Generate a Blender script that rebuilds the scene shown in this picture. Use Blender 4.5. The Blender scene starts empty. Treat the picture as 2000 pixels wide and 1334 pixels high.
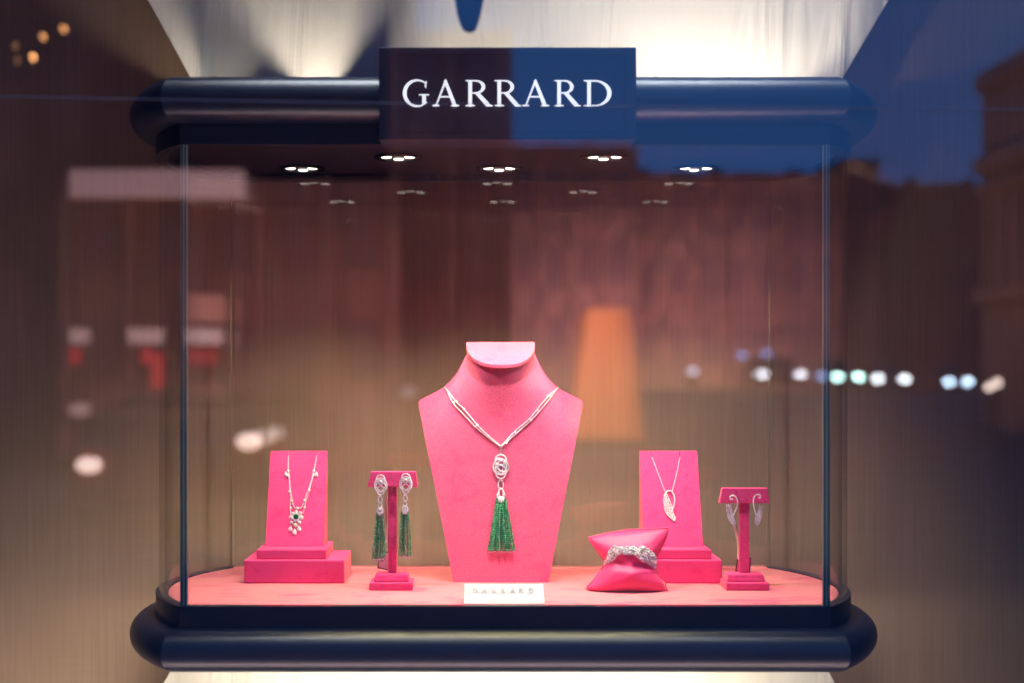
import bpy, bmesh, math, random
from mathutils import Vector, Matrix
random.seed(11)
C = bpy.context.scene.collection
PI = math.pi

# ------------------------------------------------------------------ camera, world, exposure
S0 = 0.00055                     # metres per photo pixel on the showcase's front plane (Y = 0)
D0 = 1.5                         # camera distance to that plane
def at(px, py, Y):
    s = S0 * (D0 + Y) / D0
    return Vector(((px - 927) * s, Y, (717 - py) * s))
cam_d = bpy.data.cameras.new('camera'); cam = bpy.data.objects.new('camera', cam_d); C.objects.link(cam)
cam.location = (0, -D0, 0); cam.rotation_euler = (PI / 2, 0, 0)
cam_d.sensor_width = 36; cam_d.lens = 36 * (D0 / S0) / 2000
cam_d.shift_x = 73 / 2000; cam_d.shift_y = 50 / 2000
cam_d.clip_start = 0.02; cam_d.clip_end = 400
cam_d.dof.use_dof = True; cam_d.dof.focus_distance = D0 + 0.14; cam_d.dof.aperture_fstop = 3.0
cam_d.dof.aperture_blades = 8
sc = bpy.context.scene
sc.camera = cam
W = bpy.data.worlds.new('World'); sc.world = W; W.use_nodes = True
wb = W.node_tree.nodes['Background']
wb.inputs[0].default_value = (0.07, 0.29, 0.95, 1); wb.inputs[1].default_value = 1.0     # dusk sky over the street
sc.view_settings.view_transform = 'Standard'; sc.view_settings.look = 'None'
sc.view_settings.exposure = 0; sc.view_settings.gamma = 1
sc.render.engine = 'CYCLES'
sc.cycles.transparent_max_bounces = 32; sc.cycles.max_bounces = 10
sc.cycles.caustics_reflective = False; sc.cycles.caustics_refractive = False
sc.cycles.sample_clamp_indirect = 6
sc.cycles.use_denoising = True
sc.cycles.use_adaptive_sampling = True; sc.cycles.adaptive_threshold = 0.006

def lamp(name, typ, loc, energy, color=(1, 1, 1), target=None, **kw):
    d = bpy.data.lights.new(name, typ); d.energy = energy; d.color = color
    for k, v in kw.items(): setattr(d, k, v)
    o = bpy.data.objects.new(name, d); C.objects.link(o); o.location = loc
    if target is not None:
        o.rotation_euler = (Vector(target) - Vector(loc)).to_track_quat('-Z', 'Y').to_euler()
    return o
WARM = (1.0, 0.86, 0.66)
XC = 0.0327
# spots of the showcase ceiling (positions of the downlights)
DOWN = [(590, .227), (778, .135), (975, .227), (1180, .135), (1358, .227), (575, .022), (1001, .022), (1407, .022)]
CEIL_Z = 0.247
for px, Y in DOWN:
    x = (px - 927) * S0 * (D0 + Y) / D0
    fr_ = Y < .1
    lamp('downlight_beam', 'SPOT', (x, Y, CEIL_Z - 0.008), 10.5 if fr_ else 5.6, (1, .83, .82) if fr_ else (1, .86, .38),
         (x, Y + (0.15 if fr_ else 0.0), -0.25), spot_size=math.radians(104 if fr_ else 98), spot_blend=1.0, shadow_soft_size=0.009)
# uplights on top of the case washing the white flared panel
UP = [(425, 1.2, -2.2, -.42), (460, .05, -.20, -.02), (540, .05, -.15, -.03), (630, 1.7, -.85, .5), (772, .7, .0, None), (905, .7, -.45, None), (1085, .6, -1.0, None), (1290, 1.25, -1.3, None), (1430, .8, -1.6, None), (1525, .8, None, .9)]
for px, e, sl, sr in UP:
    p = at(px, 0, .335)
    lamp('uplight', 'POINT', (p.x, .215, .333), e * .75, (1, .90, .74), shadow_soft_size=0.005)
lamp('window_head_light', 'AREA', (.28, .12, 1.15), .35, (1, .86, .66), (.28, .335, .5), shape='RECTANGLE', size=.4, size_y=.04, spread=math.radians(34))
lamp('undercase_light', 'AREA', (XC, .17, -.335), 2.2, (1, .88, .70), (XC, .335, -.5), shape='RECTANGLE', size=.66, size_y=.03)
lamp('window_floor_light', 'AREA', (XC - .22, .05, -.72), 1.75, (1, .84, .66), (XC - .24, .42, -.46), shape='RECTANGLE', size=1.2, size_y=.05, spread=math.radians(84))
lamp('window_front_strip', 'AREA', (XC + .03, -.06, 1.0), 1.8, (.86, .95, 1), (XC + .03, -.05, -.3), shape='RECTANGLE', size=.75, size_y=.10, spread=math.radians(60))
lamp('window_floor_strip', 'AREA', (XC, -.17, -.73), 1.1, (1, .72, .68), (XC, -.10, .3), shape='RECTANGLE', size=1.1, size_y=.06, spread=math.radians(80))

lamp('street_light', 'AREA', (-1.6, -11.2, .5), 290, (1, .56, .54), (-1.8, -14.6, .6), shape='RECTANGLE', size=6.6, size_y=.8)
lamp('street_light', 'AREA', (10, -65.5, 2.0), 4300, (1, .60, .70), (10.5, -73, 2.6), shape='RECTANGLE', size=17, size_y=.6)
lamp('street_light', 'AREA', (6, -24.5, .5), 230, (1, .45, .20), (9.4, -24.5, 3.5), shape='RECTANGLE', size=4, size_y=.6)

# ------------------------------------------------------------------ materials
def new_mat(name):
    m = bpy.data.materials.new(name); m.use_nodes = True
    nt = m.node_tree; return m, nt, nt.nodes, nt.links, nt.nodes['Principled BSDF']
def mat(name, col, rough=.5, metal=0, noise=None, bump=None, emit=None, **kw):
    m, nt, N, L, b = new_mat(name)
    b.inputs['Base Color'].default_value = (*col, 1); b.inputs['Roughness'].default_value = rough
    b.inputs['Metallic'].default_value = metal
    if emit:
        b.inputs['Emission Color'].default_value = (*emit[0], 1); b.inputs['Emission Strength'].default_value = emit[1]
    for k, v in kw.items(): b.inputs[k].default_value = v
    tc = N.new('ShaderNodeTexCoord')
    if noise:                                   # (scale, other colour, contrast lo, hi)
        n = N.new('ShaderNodeTexNoise'); n.inputs['Scale'].default_value = noise[0]; n.inputs['Detail'].default_value = 5
        L.new(tc.outputs['Object'], n.inputs['Vector'])
        r = N.new('ShaderNodeMapRange'); r.inputs['From Min'].default_value = noise[2]; r.inputs['From Max'].default_value = noise[3]
        L.new(n.outputs['Fac'], r.inputs['Value'])
        mx = N.new('ShaderNodeMix'); mx.data_type = 'RGBA'
        mx.inputs['A'].default_value = (*col, 1); mx.inputs['B'].default_value = (*noise[1], 1)
        L.new(r.outputs[0], mx.inputs['Factor']); L.new(mx.outputs['Result'], b.inputs['Base Color'])
    if bump:                                    # (scale, strength, distance)
        n2 = N.new('ShaderNodeTexNoise'); n2.inputs['Scale'].default_value = bump[0]; n2.inputs['Detail'].default_value = 3
        L.new(tc.outputs['Object'], n2.inputs['Vector'])
        bp = N.new('ShaderNodeBump'); bp.inputs['Strength'].default_value = bump[1]; bp.inputs['Distance'].default_value = bump[2]
        L.new(n2.outputs['Fac'], bp.inputs['Height']); L.new(bp.outputs[0], b.inputs['Normal'])
    return m

def velvet(name, c1, c2, scale, lo, hi, stretch=(1, 1, 1), sheen=.5, nap=.35):
    m, nt, N, L, b = new_mat(name)
    tc = N.new('ShaderNodeTexCoord'); mp = N.new('ShaderNodeMapping'); mp.inputs['Scale'].default_value = stretch
    L.new(tc.outputs['Object'], mp.inputs[0])
    n = N.new('ShaderNodeTexNoise'); n.inputs['Scale'].default_value = scale; n.inputs['Detail'].default_value = 6
    n.inputs['Roughness'].default_value = .62; n.inputs['Distortion'].default_value = 1.1
    L.new(mp.outputs[0], n.inputs['Vector'])
    r = N.new('ShaderNodeMapRange'); r.inputs['From Min'].default_value = lo; r.inputs['From Max'].default_value = hi
    r.interpolation_type = 'SMOOTHSTEP'
    L.new(n.outputs['Fac'], r.inputs['Value'])
    f = N.new('ShaderNodeTexNoise'); f.inputs['Scale'].default_value = 900; f.inputs['Detail'].default_value = 2
    L.new(tc.outputs['Object'], f.inputs['Vector'])
    mx = N.new('ShaderNodeMix'); mx.data_type = 'RGBA'
    mx.inputs['A'].default_value = (*c1, 1); mx.inputs['B'].default_value = (*c2, 1)
    L.new(r.outputs[0], mx.inputs['Factor'])
    m2 = N.new('ShaderNodeMix'); m2.data_type = 'RGBA'; m2.blend_type = 'MULTIPLY'; m2.inputs['Factor'].default_value = 1
    r2 = N.new('ShaderNodeMapRange'); r2.inputs['From Min'].default_value = .3; r2.inputs['From Max'].default_value = .7
    r2.inputs['To Min'].default_value = 1 - nap; r2.inputs['To Max'].default_value = 1 + nap * .5
    L.new(f.outputs['Fac'], r2.inputs['Value']); L.new(mx.outputs['Result'], m2.inputs['A']); L.new(r2.outputs[0], m2.inputs['B'])
    L.new(m2.outputs['Result'], b.inputs['Base Color'])
    b.inputs['Roughness'].default_value = .95; b.inputs['Specular IOR Level'].default_value = .1
    b.inputs['Sheen Weight'].default_value = sheen; b.inputs['Sheen Roughness'].default_value = .4
    b.inputs['Sheen Tint'].default_value = (1, .62, .42, 1)
    bp = N.new('ShaderNodeBump'); bp.inputs['Strength'].default_value = .35; bp.inputs['Distance'].default_value = .0006
    L.new(f.outputs['Fac'], bp.inputs['Height']); L.new(bp.outputs[0], b.inputs['Normal'])
    return m

def glass(name, f0, tint=(1, 1, 1), rough=0.0, smudge=0.0):
    m, nt, N, L, b = new_mat(name); N.remove(b)
    out = N['Material Output']
    t = N.new('ShaderNodeBsdfTransparent'); t.inputs[0].default_value = (*tint, 1)
    g = N.new('ShaderNodeBsdfGlossy'); g.inputs['Roughness'].default_value = rough
    lw = N.new('ShaderNodeLayerWeight'); lw.inputs['Blend'].default_value = .5
    pw = N.new('ShaderNodeMath'); pw.operation = 'POWER'; pw.inputs[1].default_value = 5
    L.new(lw.outputs['Facing'], pw.inputs[0])
    ma = N.new('ShaderNodeMath'); ma.operation = 'MULTIPLY_ADD'; ma.inputs[1].default_value = 1 - f0; ma.inputs[2].default_value = f0
    L.new(pw.outputs[0], ma.inputs[0])
    mx = N.new('ShaderNodeMixShader'); L.new(ma.outputs[0], mx.inputs[0]); L.new(t.outputs[0], mx.inputs[1]); L.new(g.outputs[0], mx.inputs[2])
    last = mx.outputs[0]
    if smudge:
        tc = N.new('ShaderNodeTexCoord'); mp = N.new('ShaderNodeMapping'); mp.inputs['Scale'].default_value = (14, 1, 3)
        L.new(tc.outputs['Object'], mp.inputs[0])
        n = N.new('ShaderNodeTexNoise'); n.inputs['Scale'].default_value = 3; n.inputs['Detail'].default_value = 6
        L.new(mp.outputs[0], n.inputs['Vector'])
        v = N.new('ShaderNodeTexVoronoi'); v.inputs['Scale'].default_value = 55; v.inputs['Randomness'].default_value = 1
        L.new(tc.outputs['Object'], v.inputs['Vector'])
        lt = N.new('ShaderNodeMath'); lt.operation = 'LESS_THAN'; lt.inputs[1].default_value = .032
        L.new(v.outputs['Distance'], lt.inputs[0])
        n3 = N.new('ShaderNodeTexNoise'); n3.inputs['Scale'].default_value = 7; L.new(tc.outputs['Object'], n3.inputs['Vector'])
        gt = N.new('ShaderNodeMath'); gt.operation = 'GREATER_THAN'; gt.inputs[1].default_value = .55; L.new(n3.outputs['Fac'], gt.inputs[0])
        sp = N.new('ShaderNodeMath'); sp.operation = 'MULTIPLY'; L.new(lt.outputs[0], sp.inputs[0]); L.new(gt.outputs[0], sp.inputs[1])
        sp2 = N.new('ShaderNodeMath'); sp2.operation = 'MULTIPLY'; sp2.inputs[1].default_value = .3; L.new(sp.outputs[0], sp2.inputs[0])
        r = N.new('ShaderNodeMapRange'); r.inputs['From Min'].default_value = .52; r.inputs['From Max'].default_value = .85
        r.inputs['To Max'].default_value = smudge; L.new(n.outputs['Fac'], r.inputs['Value'])
        ad = N.new('ShaderNodeMath'); ad.operation = 'ADD'; L.new(r.outputs[0], ad.inputs[0]); L.new(sp2.outputs[0], ad.inputs[1])
        df = N.new('ShaderNodeBsdfDiffuse'); df.inputs[0].default_value = (.75, .75, .72, 1)
        m3 = N.new('ShaderNodeMixShader'); L.new(ad.outputs[0], m3.inputs[0]); L.new(last, m3.inputs[1]); L.new(df.outputs[0], m3.inputs[2])
        last = m3.outputs[0]
    L.new(last, out.inputs['Surface'])
    return m

def linen(name, c1, c2, sx=900):
    m, nt, N, L, b = new_mat(name)
    tc = N.new('ShaderNodeTexCoord'); mp = N.new('ShaderNodeMapping'); mp.inputs['Scale'].default_value = (sx, 20, 14)
    L.new(tc.outputs['Object'], mp.inputs[0])
    n = N.new('ShaderNodeTexNoise'); n.inputs['Scale'].default_value = .45; n.inputs['Detail'].default_value = 3
    L.new(mp.outputs[0], n.inputs['Vector'])
    mp2 = N.new('ShaderNodeMapping'); mp2.inputs['Scale'].default_value = (20, 20, 700); L.new(tc.outputs['Object'], mp2.inputs[0])
    n2 = N.new('ShaderNodeTexNoise'); n2.inputs['Scale'].default_value = .6; L.new(mp2.outputs[0], n2.inputs['Vector'])
    ad = N.new('ShaderNodeMath'); ad.operation = 'MULTIPLY_ADD'; ad.inputs[1].default_value = .35
    L.new(n2.outputs['Fac'], ad.inputs[0]); L.new(n.outputs['Fac'], ad.inputs[2])
    r = N.new('ShaderNodeMapRange'); r.inputs['From Min'].default_value = .45; r.inputs['From Max'].default_value = .9
    L.new(ad.outputs[0], r.inputs['Value'])
    mx = N.new('ShaderNodeMix'); mx.data_type = 'RGBA'; mx.inputs['A'].default_value = (*c1, 1); mx.inputs['B'].default_value = (*c2, 1)
    L.new(r.outputs[0], mx.inputs['Factor']); L.new(mx.outputs['Result'], b.inputs['Base Color'])
    b.inputs['Roughness'].default_value = .7; b.inputs['Specular IOR Level'].default_value = .25
    bp = N.new('ShaderNodeBump'); bp.inputs['Strength'].default_value = .4; bp.inputs['Distance'].default_value = .0008
    L.new(ad.outputs[0], bp.inputs['Height']); L.new(bp.outputs[0], b.inputs['Normal'])
    return m

M = {}
M['navy'] = mat('navy_lacquer', (.006, .012, .045), .40, noise=(30, (.010, .018, .055), .4, .7), **{'Specular IOR Level': .75})
M['navy_flat'] = mat('navy_satin', (.005, .009, .034), .42, noise=(40, (.008, .012, .042), .4, .7), **{'Specular IOR Level': .5})
M['maroon'] = mat('ceiling_panel', (.007, .009, .022), .35, noise=(20, (.012, .011, .026), .4, .7))
PINK1, PINK2 = (.84, .072, .25), (.76, .045, .21)
M['floor_velvet'] = velvet('velvet_floor', (.92, .27, .33), (.84, .13, .27), 16, .52, .62, (1, 2.6, 1), sheen=.75, nap=.12)
M['velvet'] = velvet('velvet_pink', PINK1, PINK2, 38, .5, .68, sheen=.32)
M['bust_velvet'] = velvet('velvet_bust', (.88, .145, .275), (.83, .105, .25), 30, .50, .70, sheen=.75)
M['satin'] = mat('satin_pink', (.78, .035, .18), .5, noise=(25, (.82, .05, .20), .4, .65), bump=(60, .12, .002),
                 **{'Sheen Weight': .5, 'Sheen Roughness': .35, 'Sheen Tint': (1, .6, .5, 1)})
M['pave'] = mat('diamond_pave', (.93, .95, .98), .15, .12, noise=(1500, (.66, .68, .72), .52, .60), **{'Coat Weight': .6})
M['setting'] = mat('dark_setting', (.45, .44, .46), .3, .6)
M['pearl'] = mat('pearl', (.92, .84, .74), .2, 0, **{'Coat Weight': .6})
M['emerald'] = mat('emerald_bead', (.010, .24, .075), .12, 0, noise=(650, (.14, .60, .30), .48, .62), **{'Coat Weight': 1.0, 'Coat Roughness': .08, 'Specular IOR Level': .8})
M['gem'] = mat('emerald_stone', (.004, .11, .035), .05, 0, **{'Coat Weight': 1.0})
M['silver'] = mat('white_metal', (.85, .85, .84), .22, .8)
M['string'] = mat('cream_string', (.92, .80, .72), .8)
M['tag'] = mat('tag_paper', (.72, .42, .48), .6)
M['tag_dark'] = mat('tag_frame', (.02, .008, .02), .5)
M['card'] = mat('card', (.84, .87, .88), .5)
M['ink'] = mat('card_ink', (.42, .42, .41), .5)
M['panel'] = mat('white_panel', (.80, .77, .70), .45)
_nt = M['panel'].node_tree; _N, _L = _nt.nodes, _nt.links
_tc = _N.new('ShaderNodeTexCoord'); _mp = _N.new('ShaderNodeMapping'); _mp.inputs['Scale'].default_value = (16, 1, 1.6)
_n = _N.new('ShaderNodeTexNoise'); _n.inputs['Scale'].default_value = 1.1; _n.inputs['Detail'].default_value = 3; _n.inputs['Distortion'].default_value = .8
_bp = _N.new('ShaderNodeBump'); _bp.inputs['Strength'].default_value = .55; _bp.inputs['Distance'].default_value = .030
_L.new(_tc.outputs['Object'], _mp.inputs[0]); _L.new(_mp.outputs[0], _n.inputs['Vector']); _L.new(_n.outputs['Fac'], _bp.inputs['Height']); _L.new(_bp.outputs[0], _N['Principled BSDF'].inputs['Normal'])
M['wall'] = linen('linen_wall', (.300, .205, .142), (.365, .252, .178), 750)
M['wall_dark'] = mat('dark_reveal', (.035, .02, .016), .7)
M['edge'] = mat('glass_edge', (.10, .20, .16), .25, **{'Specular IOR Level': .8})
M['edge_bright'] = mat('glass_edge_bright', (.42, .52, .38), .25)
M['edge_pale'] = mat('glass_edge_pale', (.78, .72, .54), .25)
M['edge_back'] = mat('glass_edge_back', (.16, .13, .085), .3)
M['pane'] = glass('shop_window_glass', .085)
M['case_glass'] = glass('case_glass', .035, (.985, .99, .985), smudge=.012)
M['back_glass'] = glass('back_glass', .045, (.97, .985, .97), smudge=.006)
M['led'] = mat('led', (1, 1, 1), .4, emit=((1, .93, .80), 4.5))
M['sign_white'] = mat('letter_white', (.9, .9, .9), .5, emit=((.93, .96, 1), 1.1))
M['rim'] = mat('downlight_rim', (.04, .03, .035), .25, .6)
M['chrome'] = mat('downlight_reflector', (.10, .06, .055), .45, .3)
M['joint'] = mat('pane_joint', (.55, .56, .62), .5)

# ------------------------------------------------------------------ mesh building
ORG = {}
class MB:
    def __init__(s): s.v = []; s.f = []
    def add(s, vs, fs):
        b = len(s.v); s.v += [Vector(v) for v in vs]; s.f += [tuple(i + b for i in f) for f in fs]; return s
    def box(s, x0, x1, y0, y1, z0, z1):
        return s.add([(x0, y0, z0), (x1, y0, z0), (x1, y1, z0), (x0, y1, z0), (x0, y0, z1), (x1, y0, z1), (x1, y1, z1), (x0, y1, z1)],
                     [(0, 3, 2, 1), (4, 5, 6, 7), (0, 1, 5, 4), (1, 2, 6, 5), (2, 3, 7, 6), (3, 0, 4, 7)])
    def loft(s, rings, closed=True, caps=True):
        n = len(rings[0]); vs = [p for r in rings for p in r]; fs = []
        for i in range(len(rings) - 1):
            for j in range(n if closed else n - 1):
                k = (j + 1) % n; fs.append((i * n + j, i * n + k, (i + 1) * n + k, (i + 1) * n + j))
        if caps:
            fs.append(tuple(range(n))[::-1]); fs.append(tuple((len(rings) - 1) * n + j for j in range(n)))
        return s.add(vs, fs)
    def loop(s, rings):                         # closed torus-like loft
        n = len(rings[0]); m = len(rings); vs = [p for r in rings for p in r]
        return s.add(vs, [(i * n + j, i * n + (j + 1) % n, ((i + 1) % m) * n + (j + 1) % n, ((i + 1) % m) * n + j) for i in range(m) for j in range(n)])
    def prism(s, poly, y0, y1):                 # poly of (x, z), extruded along Y
        return s.loft([[Vector((x, y0, z)) for x, z in poly], [Vector((x, y1, z)) for x, z in poly]])
    def tube(s, pts, r, n=8, caps=True):
        pts = [Vector(p) for p in pts]; rings = []
        for i, p in enumerate(pts):
            d = (pts[min(i + 1, len(pts) - 1)] - pts[max(i - 1, 0)]).normalized()
            u = d.orthogonal().normalized() if abs(d.z) > .99 else d.cross(Vector((0, 0, 1))).normalized()
            w = d.cross(u); rr = r[i] if isinstance(r, (list, tuple)) else r
            rings.append([p + (u * math.cos(a) + w * math.sin(a)) * rr for a in (2 * PI * k / n for k in range(n))])
        return s.loft(rings, True, caps)
    def ball(s, c, r, nu=8, nv=5, sx=1, sy=1, sz=1, rot=None):
        c = Vector(c); vs = [Vector((0, 0, r * sz))]; fs = []
        for i in range(1, nv):
            t = PI * i / nv
            for j in range(nu):
                a = 2 * PI * (j + .5 * (i % 2)) / nu
                vs.append(Vector((r * sx * math.sin(t) * math.cos(a), r * sy * math.sin(t) * math.sin(a), r * sz * math.cos(t))))
        vs.append(Vector((0, 0, -r * sz)))
        for j in range(nu):
            fs.append((0, 1 + j, 1 + (j + 1) % nu))
            for i in range(nv - 2):
                a = 1 + i * nu
                fs.append((a + j, a + nu + j, a + nu + (j + 1) % nu, a + (j + 1) % nu))
            b = 1 + (nv - 2) * nu
            fs.append((len(vs) - 1, b + (j + 1) % nu, b + j))
        if rot is not None: vs = [rot @ v for v in vs]
        return s.add([v + c for v in vs], fs)
    def build(s, name, m, parent=None, smooth=None, bevel=None, bseg=2, subsurf=0):
        org = ORG.get(parent, Vector((0, 0, 0))) if parent else Vector((0, 0, 0))
        me = bpy.data.meshes.new(name); me.from_pydata([v - org for v in s.v], [], s.f); me.update()
        bm = bmesh.new(); bm.from_mesh(me); bmesh.ops.recalc_face_normals(bm, faces=bm.faces)
        if bevel:
            es = [e for e in bm.edges if e.is_manifold and e.calc_face_angle(0) > .6]
            bmesh.ops.bevel(bm, geom=es, offset=bevel, segments=bseg, profile=.5, affect='EDGES', clamp_overlap=True)
        if smooth is not None:
            for f in bm.faces: f.smooth = True
            for e in bm.edges:
                if e.is_manifold and e.calc_face_angle(0) > smooth: e.smooth = False
        bm.to_mesh(me); bm.free(); me.materials.append(m)
        o = bpy.data.objects.new(name, me); C.objects.link(o)
        if parent: o.parent = parent; ORG[o] = org
        if subsurf:
            sm = o.modifiers.new('sub', 'SUBSURF'); sm.levels = subsurf; sm.render_levels = subsurf
        return o
def thing(name, label, cat, loc, group=None):
    o = bpy.data.objects.new(name, None); C.objects.link(o); o.location = loc; o.empty_display_size = .02
    o['label'] = label; o['category'] = cat; ORG[o] = Vector(loc)
    if group: o['group'] = group
    return o
def tag(o, label=None, cat=None, group=None, kind=None):
    for k, v in (('label', label), ('category', cat), ('group', group), ('kind', kind)):
        if v: o[k] = v
    return o
def lerp(a, b, t): return a + (b - a) * t
def interp(tab, t):
    if t <= tab[0][0]: return tab[0][1]
    for (a, x), (b, y) in zip(tab, tab[1:]):
        if t <= b: return lerp(x, y, (t - a) / (b - a))
    return tab[-1][1]
def curve(pts, n):                              # Catmull-Rom through pts of any dimension
    P = [tuple(p) for p in pts]; P = [P[0]] + P + [P[-1]]; out = []
    k = len(P) - 3
    for i in range(n + 1):
        u = i / n * k; j = min(int(u), k - 1); t = u - j
        a, b, c, d = P[j:j + 4]
        out.append(tuple(.5 * (2 * b[q] + (c[q] - a[q]) * t + (2 * a[q] - 5 * b[q] + 4 * c[q] - d[q]) * t * t + (3 * b[q] - a[q] - 3 * c[q] + d[q]) * t ** 3) for q in range(len(a))))
    return out
def even(pts, step):                            # evenly spaced points along a polyline
    pts = [Vector(p) for p in pts]; out = [pts[0].copy()]; acc = 0
    for a, b in zip(pts, pts[1:]):
        L = (b - a).length
        if L == 0: continue
        t = step - acc
        while t <= L:
            out.append(a + (b - a) * (t / L)); t += step
        acc = (acc + L) % step
    return out

# ------------------------------------------------------------------ setting: the window recess
wall_Y = .42
w = MB()
xs = [at(px, 0, wall_Y).x for px in (-420, 2420)]
for a, b in zip(xs, xs[1:]): w.box(a + .0015, b - .0015, wall_Y, wall_Y + .02, -1.0, 1.25)
tag(w.build('fabric_wall', M['wall'], bevel=.001), 'brown woven fabric wall behind the glass showcase', 'wall')
tag(MB().box(-1.1, 1.2, wall_Y + .021, wall_Y + .05, -1.05, 1.3).build('backing_wall', M['wall_dark']), 'dark backing seen in the thin joint of the fabric wall', 'wall')
tag(MB().box(-1.2, 1.3, -.32, wall_Y + .02, -.78, -.75).build('window_floor', M['wall_dark']), kind='structure')
tag(MB().box(-1.2, 1.3, -.32, wall_Y + .02, 1.25, 1.28).build('window_ceiling', M['wall_dark']), kind='structure')
for nm, x in (('left', -1.02), ('right', 1.10)):
    tag(MB().box(x, x + .03, -.30, wall_Y - .002, -.75, 1.25).build('side_wall', M['wall_dark']), 'dark side wall at the %s end of the window recess' % nm, 'wall')
# flared white panels above and below the case, plain boards lit by the lamps
def flare(name, label, pts, Yp=.335):
    pr = [at(px, py, Yp) for px, py in pts]
    o = MB().prism([(p.x, p.z) for p in pr], Yp, Yp + .07).build(name, M['panel'], bevel=.0015)
    return tag(o, label, 'panel')
def fx(x0, y0, x1, y1, y): return x0 + (x1 - x0) * (y - y0) / (y1 - y0)
flare('flared_panel', 'flared white panel washed with light above the dark showcase',
      [(fx(288, 0, 370, 150, -330), -330), (fx(1737, 0, 1648, 150, -330), -330), (fx(1737, 0, 1648, 150, 200), 200), (fx(288, 0, 370, 150, 200), 200)])
flare('flared_panel', 'flared white panel washed with light under the base of the showcase',
      [(fx(332, 1311, 319, 1334, 1260), 1260), (fx(1621, 1315, 1631, 1334, 1260), 1260), (fx(1621, 1315, 1631, 1334, 1750), 1750), (fx(332, 1311, 319, 1334, 1750), 1750)])

# ------------------------------------------------------------------ the showcase
HX, SAG, DEP = .3473, .052, .30
RR = ((DEP / 2) ** 2 + SAG ** 2) / (2 * SAG); AC = HX + SAG - RR
def plan(o, n=26):
    a = math.asin((DEP / 2 + o) / (RR + o)); pts = []
    for i in range(n + 1):
        t = -a + 2 * a * i / n; pts.append((XC + AC + (RR + o) * math.cos(t), DEP / 2 + (RR + o) * math.sin(t)))
    for i in range(n + 1):
        t = a - 2 * a * i / n; pts.append((XC - AC - (RR + o) * math.cos(t), DEP / 2 + (RR + o) * math.sin(t)))
    return pts
def ring(o, z): return [Vector((x, y, z)) for x, y in plan(o)]
case = thing('display_case', 'dark blue glass showcase with curved ends and rounded rails, lit inside', 'showcase', (XC, .15, -.3255))
def rail(z0, z1, name, part_mat):
    zc, h, prot = (z0 + z1) / 2, (z1 - z0) / 2, .032
    rings = [ring(.001, z0)] + [ring(.001 + prot * math.cos(t) ** .8 if abs(t) < PI / 2 - .01 else .003, zc + h * math.sin(t)) for t in [(-PI / 2 + .06) + (PI - .12) * i / 16 for i in range(17)]] + [ring(.001, z1)]
    return MB().loft(rings).build(name, part_mat, case, smooth=.5)
rail(.2605, .3100, 'top_rail', M['navy'])
rail(-.3260, -.2795, 'base_rail', M['navy'])
def band(z0, z1, name, o0=-.009, o1=.004, m=None):
    rs = [ring(o0, z0), ring(o1, z0), ring(o1, z1), ring(o0, z1)]
    return MB().loop(rs).build(name, m or M['navy_flat'], case, smooth=.5)
band(.2387, .2604, 'top_band'); band(-.2794, -.2566, 'base_band')
MB().loft([ring(-.0095, CEIL_Z), ring(-.0095, .2600)]).build('ceiling_board', M['maroon'], case, smooth=.5)
MB().box(XC - HX + .004, XC + HX - .004, .2860, .2895, .2385, .2468).build('ceiling_lip', M['navy_flat'], case)
MB().loft([ring(-.010, -.2790), ring(-.010, -.2578), ring(-.0115, -.2572)]).build('velvet_floor', M['floor_velvet'], case, smooth=.5)
MB().box(XC - HX + .006, XC + HX - .006, .2795, .3035, -.2580, -.2562).build('velvet_strip', M['floor_velvet'], case)
# glass
zg0, zg1 = -.2565, .2386
gx0, gx1 = XC - HX + .0035, XC + HX - .0035
MB().box(gx0 + .004, gx1 - .004, -.0006, .0050, zg0, zg1).build('front_glass', M['case_glass'], case)
MB().box(gx0 + .0035, gx1 - .0035, .2905, .2960, -.2561, zg1).build('back_glass', M['back_glass'], case)
def side_glass(sg):
    a = math.asin(DEP / 2 / RR) - .010; mb = MB(); r0, r1 = [], []
    for z in (zg0, zg1):
        ro = []
        for i in range(29):
            t = -a + 2 * a * i / 28; ro.append(Vector((XC + sg * (AC + RR * math.cos(t)), DEP / 2 + RR * math.sin(t), z)))
        for i in range(29):
            t = a - 2 * a * i / 28; ro.append(Vector((XC + sg * (AC + (RR - .006) * math.cos(t)), DEP / 2 + (RR - .006) * math.sin(t), z)))
        r0.append(ro)
    mb.loft(r0).build('side_glass', M['case_glass'], case, smooth=.5)
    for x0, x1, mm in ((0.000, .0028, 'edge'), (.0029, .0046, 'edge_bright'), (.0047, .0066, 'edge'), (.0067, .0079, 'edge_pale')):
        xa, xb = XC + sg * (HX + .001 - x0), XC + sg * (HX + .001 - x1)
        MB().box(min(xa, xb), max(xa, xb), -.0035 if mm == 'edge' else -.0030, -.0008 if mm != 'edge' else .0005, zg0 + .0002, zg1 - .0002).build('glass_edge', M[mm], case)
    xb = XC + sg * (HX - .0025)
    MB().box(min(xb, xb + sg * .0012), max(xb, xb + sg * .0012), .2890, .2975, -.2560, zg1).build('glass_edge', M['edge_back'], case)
side_glass(-1); side_glass(1)
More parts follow.
